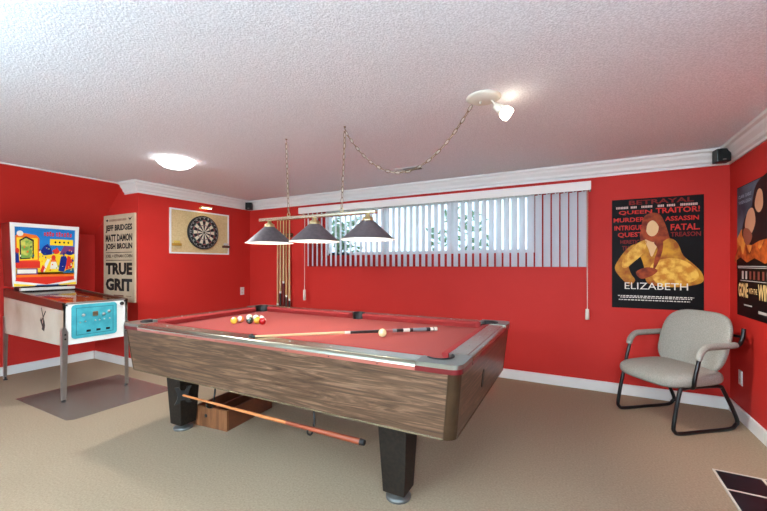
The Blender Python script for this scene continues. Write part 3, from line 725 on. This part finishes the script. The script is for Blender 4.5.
for x0,x1 in ((.05,.19),(.22,.30),(.34,.47),(.52,.59),(.62,.71),(.76,.94)):
    x=x0
    while x<x1-.01: P.rect(mb,x,x+.013,.912,.932,.0055+L_*8,8); x+=.018
for y,x0,x1 in ((.108,.07,.9),(.094,.10,.88),(.072,.08,.86)):
    x=x0
    while x<x1:
        w_=random.uniform(.012,.04); P.rect(mb,x,min(x+w_,x1),y,y+.008,.0055+L_*8,7); x+=w_+.009
tag(mb.build('mounted_poster',mats),'dark poster with gold-clad figure and white title, hanging on the back wall','poster')

# right-wall poster, half out of frame
P=Panel((XR,3.966,.83),(0,-1,0),(0,0,1),.686,1.016); mb=MB(); P.slab(mb,.0002,.005,0)
mats=[PAP,flatmat('print_slate',(92,106,120),var=(4,(50,58,70),.35,.65)),flatmat('print_rust',(186,86,36),var=(9,(232,150,66),.4,.6)),flatmat('print_flame',(214,102,38),var=(12,(110,32,20),.35,.65)),flatmat('print_umber2',(34,24,24)),flatmat('print_peach',(206,150,116)),flatmat('print_clay',(150,84,64)),flatmat('print_yellow',(230,196,128)),flatmat('print_grey',(190,186,178)),flatmat('print_pale_blue',(150,170,186)),flatmat('print_brick',(130,66,54))]
P.rect(mb,.0,1,.60,.995,.0055,1)
P.poly(mb,[(0,.60),(0,.47),(1,.47),(1,.62),(.8,.68),(.55,.62),(.3,.70),(.12,.66)],.0059,2)
pl_([(0,.40),(0,.50),(.1,.54),(.18,.47),(.26,.56),(.36,.48),(.5,.58),(.62,.5),(.8,.6),(1,.52),(1,.40)],2,3)
pl_([(.16,.62),(.22,.74),(.40,.80),(.55,.97),(.98,.98),(.98,.62),(.6,.56),(.36,.54)],3,4)
pl_([(.24,.68),(.32,.79),(.46,.80),(.52,.70),(.40,.62)],4,5); pl_([(.50,.82),(.58,.92),(.68,.90),(.70,.80),(.60,.76)],4,5)
pl_([(.20,.66),(.34,.66),(.44,.60),(.34,.54),(.22,.57)],5,6)
P.poly(mb,[(0,.36),(0,.43),(.12,.45),(.3,.41),(.5,.44),(.75,.40),(1,.43),(1,.36)],.0055+L_*6,0)
P.text(mb,'CLARK GABLE',.06,.42,.905,.93,.0085,9,.01); P.text(mb,'VIVIEN LEIGH',.06,.42,.86,.885,.0085,9,.01)
P.text(mb,'GONE',.06,.33,.145,.255,.0085,7,.04); P.text(mb,'WITH THE',.35,.57,.180,.220,.0085,7,.02); P.text(mb,'WIND',.59,.95,.145,.255,.0085,7,.04)
for x in (.16,.26,.37,.47,.58,.69,.8): P.rect(mb,x,x+.05,.285,.345,.0085,10 if int(x*100)%2 else 8)
P.rect(mb,.12,.95,.270,.275,.0085,8)
for y in (.378,.366): P.rect(mb,.04,.9,y,y+.006,.0088,8)
P.rect(mb,.22,.44,.085,.095,.0085,8); P.rect(mb,.60,.92,.05,.07,.0085,8)
tag(mb.build('mounted_poster',mats),'poster with fiery orange picture and yellow title on the right wall','poster')

# text poster on the alcove wall
P=Panel((-5.355,YD,.775),(1,0,0),(0,0,1),.70,1.07); mb=MB(); P.slab(mb,.0002,.02,0); d=.0206
mats=[mat('poster_beige',(206,184,152),.7,var=(6,(192,168,136),.3,.7)),mat('print_ink',(30,25,22),.7),mat('print_sepia',(128,84,66),.7)]
for txt,y0,y1,bo in (('JEFF BRIDGES',.795,.885,.045),('MATT DAMON',.69,.775,.045),('JOSH BROLIN',.585,.67,.045),('JOEL + ETHAN COEN',.495,.54,.02),('TRUE',.305,.445,.055),('GRIT',.12,.265,.055)):
    P.text(mb,txt,.07,.93,y0,y1,d,1,bo)
P.rect(mb,.08,.92,.560,.566,d,1); P.rect(mb,.08,.92,.470,.476,d,1)
for i in range(14): P.rect(mb,.20+i*.04,.225+i*.04,.925,.95,d,2)
P.poly(mb,[(.07,.94),(.13,.925),(.17,.94),(.13,.955)],d,1); P.poly(mb,[(.80,.955),(.86,.92),(.94,.965),(.87,.945)],d,1)
P.rect(mb,.34,.66,.06,.075,d,2); P.rect(mb,.10,.26,.064,.070,d,2); P.rect(mb,.74,.9,.064,.070,d,2)
tag(mb.build('mounted_poster',mats),'beige poster with bold black lettering on the alcove wall behind pinball machine','poster')

# ------------------------------------------------------------------ office chair
O=Vector((.6525,3.665,0)); F=Vector((-.7805,-.6252,0)); Lr=Vector((.6252,-.7805,0))
ch=empty('armchair',O); tag(ch,'grey upholstered armchair with black sled-base tubes in the right corner','chair')
def c3(f,l,z): v=F*f+Lr*l; return Vector((v.x,v.y,z))
CM=Matrix((F,Lr,(0,0,1))).transposed().to_4x4()     # local (f,l,z)
CM=Matrix(((F.x,Lr.x,0,0),(F.y,Lr.y,0,0),(0,0,1,0),(0,0,0,1)))
FAB=mat('grey_upholstery',(154,151,140),.95,bump=(420,.6,.002),var=(160,(138,135,125),.4,.6),spec=.1)
TUBE=mat('black_tube',(12,15,15),.35,coat=.15,spec=.3)
def cushion_shape(name,fn,par,n=28,e=.45):
    mb=MB(); vs=[];fs=[]; m=n//2; sp=lambda v,ee:math.copysign(abs(v)**ee,v)
    for j in range(m+1):
        ph=-PI/2+PI*j/m
        for k in range(n):
            a=2*PI*k/n
            vs.append(fn(sp(math.cos(ph),.5)*sp(math.cos(a),e),sp(math.cos(ph),.5)*sp(math.sin(a),e),sp(math.sin(ph),.7)))
    for j in range(m):
        for k in range(n): fs.append((j*n+k,j*n+(k+1)%n,(j+1)*n+(k+1)%n,(j+1)*n+k))
    return mb.add(vs,fs,0,True,CM).build(name,FAB,par)
cushion_shape('seat',lambda a,b,c:(.05+.265*a, .284*b*(1-.04*(a>0)*a), .388+.062*c-.014*a*a*(a>0)-.004*a),ch,40,.5)
cushion_shape('backrest',lambda a,b,c:(-.215-.075*a+.040*c+.03*b*b-.0, .272*b*(1-.06*a*a), .625+.234*a),ch,40,.55)
for s_ in (-1,1):
    l=.245*s_
    loop=smooth_path([(.10,l*.9,.332),(.18,l,.335),(.222,l,.315),(.272,l,.09),(.268,l,.035),(.215,l,.013),(0,l,.0125),(-.215,l,.013),(-.272,l,.035),(-.285,l,.085),(-.165,l,.30),(-.13,l,.332),(-.06,l*.95,.334),(.10,l*.9,.332)],5)[:-1]
    MB().tube(loop,.0135,12,M=CM,closed=True).build('sled_leg',TUBE,ch)
    l=.292*s_
    arm=smooth_path([(-.285,l,.762),(-.272,l,.69),(-.245,l,.648),(-.19,l,.632),(0,l,.628),(.065,l,.618),(.105,l,.575),(.118,l,.53),(.150,l,.41),(.145,l*.97,.362),(.12,l*.85,.338),(.10,l*.6,.332)],5)
    MB().tube(arm,.0135,12,M=CM).build('arm_tube',TUBE,ch)
    pad=smooth_path([(-.22,l,.644),(-.19,l,.643),(0,l,.64),(.06,l,.632),(.105,l,.592),(.122,l,.545)],6)
    n_=len(pad); rr=[.010+.013*min(1,k/5,(n_-1-k)/3+.5) for k in range(n_)]
    MB().tube(pad,rr,14,M=CM).build('arm_pad',FAB,ch)
for p_,q_ in (((.10,-.24,.330),(.10,.24,.330)),((-.10,-.24,.330),(-.10,.24,.330)),((-.283,-.292,.70),(-.283,.292,.70))): MB().tube([p_,q_],.0105,10,M=CM).build('cross_bar',TUBE,ch)

# ------------------------------------------------------------------ pinball machine
pm=empty('pinball_machine',(-4.73,1.81,0)); tag(pm,'vintage pinball machine with teal coin door and colourful backglass','pinball machine')
def pv(p): return (p[0]+4.73,p[1]-1.81,p[2])
PX0,PX1,PY0,PY1=-5.41,-4.075,1.545,2.075
CABW=mat('cabinet_cream',(200,188,168),.45,var=(2.5,(168,142,114),.35,.75)); CABR=mat('cabinet_red',(190,36,28),.4); WEN=mat('side_rail_brown',(78,38,20),.3,.3,coat=.3)
My=Matrix(((1,0,0,4.73),(0,0,-1,-1.81),(0,1,0,0),(0,0,0,1)))   # local xy -> world x,z ; z-> -y
side=[(PX0,.50),(PX1,.50),(PX1,.876),(PX0,.965)]
mb=MB()
for y in (PY0,PY1-.02): mb.prism(side,-(y+.02),-y,0,My)
mb.box(pv((PX0,PY0+.02,.50)),pv((PX0+.02,PY1-.02,.95))).box(pv((PX0+.02,PY0+.02,.50)),pv((PX1-.02,PY1-.02,.515)))
cab=mb.build('cabinet',CABW,pm)
# small stencil figure on the side
mb=MB(); Ms=Matrix.Translation(pv((-4.47,PY0-.0006,.70)))@Matrix.Rotation(PI/2,4,'X')@Matrix.Scale(1.4,4)
mb.prism([(-.02,-.06),(.015,-.07),(.03,-.03),(.02,.0),(.005,.02),(-.005,-.02)],0,.0008,0,Ms).prism([(-.045,.0),(-.03,-.02),(-.012,-.045),(-.004,-.035),(-.03,.02)],0,.0008,0,Ms).prism([(-.03,.085),(-.022,.088),(.012,.01),(.004,.004)],0,.0008,0,Ms).prism([(.035,.07),(.043,.064),(-.02,-.01),(-.026,-.002)],0,.0008,0,Ms)
mb.build('stencil',mat('stencil_black',(40,34,30),.6),cab)
FW=mat('front_white',(236,232,222),.35)
fp=MB().box(pv((PX1-.02,PY0+.001,.502)),pv((PX1,PY1-.001,.873))).build('front_panel',FW,pm,.003)
TEAL=mat('coin_door_teal',(72,168,176),.4,var=(14,(58,150,160),.35,.65)); TE2=mat('coin_door_groove',(28,92,104),.5)
def rrect(w_,h_,r_,n=5):
    return arc(w_-r_,h_-r_,r_,0,90,n)+arc(-w_+r_,h_-r_,r_,90,180,n)+arc(-w_+r_,-h_+r_,r_,180,270,n)+arc(w_-r_,-h_+r_,r_,270,360,n)
Mf=Matrix(((0,0,1,PX1+4.73),(1,0,0,1.792-1.81),(0,1,0,.705),(0,0,0,1)))
cd=MB().prism(rrect(.185,.155,.03),0,.006,0,Mf).build('coin_door',TEAL,pm,.002)
mb=MB()
for a_ in (((-.15,-.125),(.15,-.121)),((-.15,.121),(.15,.125)),((-.152,-.125),(-.148,.125)),((.148,-.125),(.152,.125))): mb.box((a_[0][0],a_[0][1],.006),(a_[1][0],a_[1][1],.0068),0,Mf)
mb.build('groove',TE2,cd)
SIL=STEEL
for x,y,k in ((-.095,.055,0),(0,.06,1),(.07,.05,0),(.115,.07,2)):
    if k==1: MB().box((x-.022,y-.022,.006),(x+.022,y+.022,.012),0,Mf).build('coin_plate',mat('plate_bronze',(140,126,100),.35,.7),cd,.002)
    else: MB().lathe([(.014,.006),(.012,.014),(.0001,.016)],12,M=Mf@Matrix.Translation((x,y,0))).build('lock',SIL,cd)
for x,y in ((-.12,-.01),(-.08,-.005),(0,-.005),(.035,-.005),(.075,-.0),(.12,.0)):
    MB().lathe([(.007,.006),(.006,.012),(.0001,.013)],10,M=Mf@Matrix.Translation((x,y,0))).build('button',SIL,cd)
for x in (-.055,.025,.105): MB().box((x-.016,-.105,.006),(x+.016,-.085,.010),0,Mf).build('coin_return',BLACK,cd)
MB().lathe([(.012,.0),(.012,.01),(.018,.012),(.018,.02),(.0001,.022)],14,M=Mf@Matrix.Translation((.225,.135,0))).build('plunger',BLACK,fp)
# side rails, lockdown bar
for y in (PY0-.004,PY1-.022):
    MB().prism([(PX0,.885),(PX1,.818),(PX1,.884),(PX0,.975)],-(y+.026),-y,0,My).build('side_rail',WEN,pm,.003)
MB().box(pv((PX1-.045,PY0+.023,.868)),pv((PX1+.004,PY1-.023,.884))).build('lockdown_bar',STEEL,pm,.004)
for y in (PY0+.012,PY1-.012):
    MB().lathe([(.010,0),(.009,.004),(.0001,.005)],10,M=Matrix.Translation(pv((PX1+.0005,y+(.012 if y<1.8 else -.012),.862)))@Matrix.Rotation(PI/2,4,'Y')).build('bolt',BLACK,pm)
# playfield and glass
pf=MB(); 
def pfz(x,off): return .868+(x-PX1)*(-.097/1.335)*1.0+off
def pquad(x0,x1,y0,y1,off,mi): pf.add([pv((x0,y0,pfz(x0,off))),pv((x1,y0,pfz(x1,off))),pv((x1,y1,pfz(x1,off))),pv((x0,y1,pfz(x0,off)))],[(0,1,2,3)],mi)
pquad(PX0+.02,PX1-.02,PY0+.022,PY1-.022,-.03,0)
for i in range(26):
    x=random.uniform(PX0+.3,PX1-.15);y=random.uniform(PY0+.06,PY1-.12); a_=random.uniform(.02,.07); pquad(x,x+a_*1.6,y,y+a_,-.029+i*.0002,random.choice((1,2,3,4,1)))
pquad(PX1-.12,PX1-.03,PY0+.03,PY1-.03,-.022,1)
pf.build('playfield',[flatmat('pf_orange',(206,110,60)),flatmat('pf_red',(176,40,30)),flatmat('pf_yellow',(230,196,60)),flatmat('pf_cream',(226,220,196)),flatmat('pf_blue',(50,90,140))],pm)
g=MB(); g.add([pv((PX0+.34,PY0+.022,pfz(PX0+.34,.004))),pv((PX1-.045,PY0+.022,pfz(PX1-.045,.004))),pv((PX1-.045,PY1-.022,pfz(PX1-.045,.004))),pv((PX0+.34,PY1-.022,pfz(PX0+.34,.004)))],[(0,1,2,3)])
g.build('playfield_glass',clear('table_glass',(250,240,235),.25,.04),pm)
# legs
def pleg(x,y,sx,sy):
    zt=.66 if sx>0 else .68
    mb=MB(); th=.003; w_=.045
    o1=[(0,0),(-sx*w_,0),(-sx*w_,-sy*th),(-sx*th,-sy*th),(-sx*th,-sy*w_),(0,-sy*w_)]
    def ring(z,k): return [(x+a*k,y+b*k,z) for a,b in o1]
    lv=[(.018,.62),(.05,.7),(zt-.04,1.0),(zt,.55)]; vs=[pv(p) for z,k in lv for p in ring(z,k)]
    fs=[]
    for j in range(len(lv)-1): fs+=[(j*6+i,j*6+(i+1)%6,(j+1)*6+(i+1)%6,(j+1)*6+i) for i in range(6)]
    fs+=[tuple(range(6)),tuple(range(len(lv)*6-1,len(lv)*6-7,-1))]
    l=mb.add(vs,fs).build('leg',STEEL,pm)
    MB().lathe([(.0001,0),(.018,0),(.019,.006),(.008,.012),(.007,.03)],14,M=Matrix.Translation(pv((x-sx*.016,y-sy*.016,0)))).build('foot',BLACK,l)
    for z in (zt-.06,zt-.10): MB().lathe([(.008,0),(.007,.004),(.0001,.005)],8,M=Matrix.Translation(pv((x+sx*.001,y-sy*.022,z)))@Matrix.Rotation(sx*PI/2,4,'Y')).build('leg_bolt',BLACK,l)
for sx,x in ((1,PX1+.0075),(-1,PX0-.0035)):
    for sy,y in ((-1,PY0-.0075),(1,PY1+.0075)): pleg(x,y,sx,sy)
# backbox (wider at top)
BX=-5.15; bw=.295; bw2=.27; cy=1.81; z0,z1=1.0,1.665
def byz(t): return bw2+(bw-bw2)*t
outer=[(-bw2,z0),(bw2,z0),(bw,z1),(-bw,z1)]
Mb=Matrix(((0,0,1,BX+4.73),(1,0,0,0),(0,1,0,0),(0,0,0,1)))
bb=MB().prism(outer,-.24,-.02,0,Mb).build('backbox',mat('backbox_red',(150,44,32),.35,var=(3,(120,34,26),.3,.7)),pm)
MB().box(pv((BX-.22,cy-.2,.93)),pv((BX-.04,cy+.2,1.0))).build('neck',BLACK,pm)
fm=MB(); fi=.03
inn=[(-bw2+.02,z0+.055),(bw2-.02,z0+.055),(bw-.035,z1-.04),(-bw+.035,z1-.04)]
k=4
for i in range(4):
    j=(i+1)%4; a_,b_,c_,d_=outer[i],outer[j],inn[j],inn[i]
    fm.prism([a_,b_,c_,d_],-.02,0,0,Mb)
fm.build('frame',FW,bb)
# backglass: own panel coordinates
iw=2*(bw2-.02); ih=z1-.04-(z0+.055)
Pb=Panel((BX-.012+4.73,-(bw2-.02)-.012,z0+.055),(0,1,0),(0,0,1),iw+.024,ih)
mb=MB(); cols=[flatmat('bg_sky',(30,120,190)),flatmat('bg_orange',(232,110,32)),flatmat('bg_yellow',(248,206,40)),flatmat('bg_red',(214,50,34)),flatmat('bg_navy',(24,40,120)),flatmat('bg_green',(120,160,70),var=(20,(210,200,90),.4,.6)),flatmat('bg_white',(236,228,210)),flatmat('bg_purple',(120,60,110)),flatmat('bg_teal',(30,90,120)),flatmat('bg_black',(24,22,30))]
Pb.rect(mb,0,1,0,1,0,0)
d=.0006
Pb.rect(mb,0,1,0,.16,d,3); Pb.rect(mb,.02,.98,.07,.12,2*d,1)
Pb.poly(mb,[(0,.12),(1,.12),(1,.62),(.72,.56),(.55,.5),(.4,.55),(.2,.4),(0,.45)],d,2)
Pb.poly(mb,[(.40,.55),(.46,.66),(.52,.70),(.58,.62),(.60,.50),(.46,.48)],2*d,4); Pb.poly(mb,[(.72,.5),(1,.52),(1,.66),(.8,.68)],2*d,7)
Pb.poly(mb,[(.02,.82),(.06,.90),(.34,.86),(.39,.80),(.38,.30),(.02,.26)],3*d,1); Pb.poly(mb,[(.04,.80),(.36,.80),(.36,.40),(.05,.38)],4*d,2)
Pb.poly(mb,[(.08,.76),(.18,.83),(.30,.77),(.30,.42),(.09,.40)],5*d,9); Pb.poly(mb,[(.10,.74),(.18,.80),(.28,.74),(.28,.44),(.11,.42)],6*d,5)
Pb.rect(mb,.03,.40,.24,.37,5*d,3); Pb.rect(mb,.04,.36,.12,.235,5*d,7); Pb.rect(mb,.05,.34,.14,.215,6*d,6)
Pb.oval(mb,.05,.56,.03,.05,6*d,3); Pb.poly(mb,[(.02,.54),(.07,.52),(.08,.34),(.02,.34)],6*d,4); Pb.oval(mb,.09,.88,.05,.05,6*d,6)
Pb.rect(mb,.56,.96,.68,.80,4*d,2); 
for x in (.65,.725,.80,.875): Pb.poly(mb,[(x-.02,.74),(x,.765),(x+.02,.74),(x,.715)],5*d,9)
Pb.poly(mb,[(.42,.20),(.52,.42),(.56,.40),(.47,.16)],5*d,6); Pb.poly(mb,[(.40,.18),(.44,.30),(.48,.26),(.44,.14)],6*d,3)
Pb.oval(mb,.62,.34,.05,.09,5*d,1); Pb.oval(mb,.62,.44,.035,.05,6*d,3); Pb.poly(mb,[(.56,.22),(.70,.22),(.66,.36),(.58,.36)],6*d,6)
Pb.poly(mb,[(.70,.18),(.80,.16),(.86,.40),(.80,.56),(.74,.44)],5*d,4); Pb.oval(mb,.90,.54,.07,.045,6*d,4); Pb.poly(mb,[(.82,.20),(.94,.24),(.96,.44),(.86,.48)],6*d,3); Pb.poly(mb,[(.78,.14),(.98,.14),(.97,.24),(.84,.20)],6*d,8)
Pb.oval(mb,.66,.56,.06,.05,5*d,3)
# red title strokes (illegible in the photograph)
for i,x in enumerate((.46,.505,.55,.595,.66,.705,.75,.80,.85,.90)):
    h=.055+.012*(i%3); Pb.poly(mb,[(x,.86-.01*(i%2)),(x+.03,.855),(x+.034,.86+h),(x+.004,.865+h)],4*d,3); Pb.rect(mb,x+.011,x+.02,.875,.895,5*d,0)
rs=random.Random(3)
for i in range(70):
    x,y=rs.uniform(.03,.95),rs.uniform(.16,.62); w_,h_=rs.uniform(.01,.035),rs.uniform(.012,.05)
    if .04<x<.40 and y<.4: continue
    Pb.poly(mb,[(x,y),(x+w_,y+h_*.2),(x+w_*.8,y+h_),(x+w_*.1,y+h_*.8)],(6.5+i*.01)*d,rs.choice((1,2,3,4,5,6,8,9,3,2)))
bgl=mb.build('backglass',cols,bb)
# lower V-shaped trim of the backbox
mb=MB(); Mv=Matrix(((0,0,1,BX+4.73+.0006),(1,0,0,0),(0,1,0,z0),(0,0,0,1)))
mb.prism([(-.255,.058),(0,.012),(.255,.058),(.255,.064),(-.255,.064)],0,.0012,0,Mv).prism([(-.265,.002),(-.05,.002),(-.265,.032)],0,.0012,1,Mv).prism([(.265,.002),(.05,.002),(.265,.032)],0,.0012,1,Mv).prism([(-.1,.0),(.12,.0),(.1,.010),(-.08,.010)],0,.0014,2,Mv)
mb.build('lower_trim',[flatmat('trim_red',(214,50,34)),flatmat('trim_yellow',(244,206,60)),flatmat('trim_blue',(34,84,130))],bb)
MB().box(pv((BX+.03,1.575,.955)),pv((BX+.07,2.04,.985))).build('glass_channel',mat('channel_grey',(200,200,190),.4),pm,.004)

# clear plastic mat in front of the machine
c_=.035; x0,x1,y0,y1=-4.55,-3.535,1.375,2.23
o=MB().prism([(x0,y0),(x1-c_,y0),(x1,y0+c_*1.2),(x1,y1-c_*1.2),(x1-c_*1.5,y1),(x0,y1)],.0005,.0035).build('floor_mat',clear('mat_plastic',(250,246,246),.06,.25,(196,180,166),.16)); tag(o,'clear plastic mat on the carpet in front of the pinball machine','mat')

# ------------------------------------------------------------------ lights and world
def setE(name,s): _m[name].node_tree.nodes['Principled BSDF'].inputs['Emission Strength'].default_value=s
setE('bulb_glow',54); setE('spot_glow',4.5); setE('bowl_glow',4.5); setE('fill_globe_glow',90); setE('picture_glow',6); setE('fill_uplight_glow',62)
sl=bpy.data.lights.new('spot_beam','SPOT'); sl.energy=80; sl.spot_size=math.radians(84); sl.spot_blend=1; sl.shadow_soft_size=.03; sl.color=(1,.98,.94)
so=bpy.data.objects.new('spot_beam',sl); COL.objects.link(so); so.parent=sp; so.location=Vector((.072,.028,-.06))+hd*.1; so.rotation_mode='QUATERNION'; so.rotation_quaternion=(-hd).to_track_quat('Z','Y')
al=bpy.data.lights.new('flush_lamp','AREA'); al.shape='DISK'; al.size=.16; al.energy=11; al.color=(.97,.99,1)
ao=bpy.data.objects.new('flush_lamp',al); COL.objects.link(ao); ao.parent=fl; ao.location=(0,0,-.088)
wd=bpy.data.worlds.new('sky'); SC.world=wd; wd.use_nodes=True
bg=wd.node_tree.nodes['Background']; bg.inputs['Color'].default_value=(.62,.80,.95,1); bg.inputs['Strength'].default_value=1.3

# ------------------------------------------------------------------ camera
cam=bpy.data.cameras.new('camera'); co=bpy.data.objects.new('camera',cam); COL.objects.link(co); SC.camera=co
cam.sensor_width=36; cam.lens=367.5/767*36; cam.shift_y=8.5/767; cam.clip_start=.02
co.location=(0,0,1.235); co.rotation_euler=(PI/2,0,th)
vs=SC.view_settings; vs.view_transform='Standard'; vs.look='None'; vs.gamma=1; vs.exposure=1.1
SC.cycles.use_denoising=True; SC.cycles.max_bounces=8; SC.cycles.diffuse_bounces=3; SC.cycles.sample_clamp_indirect=6; SC.cycles.transparent_max_bounces=12
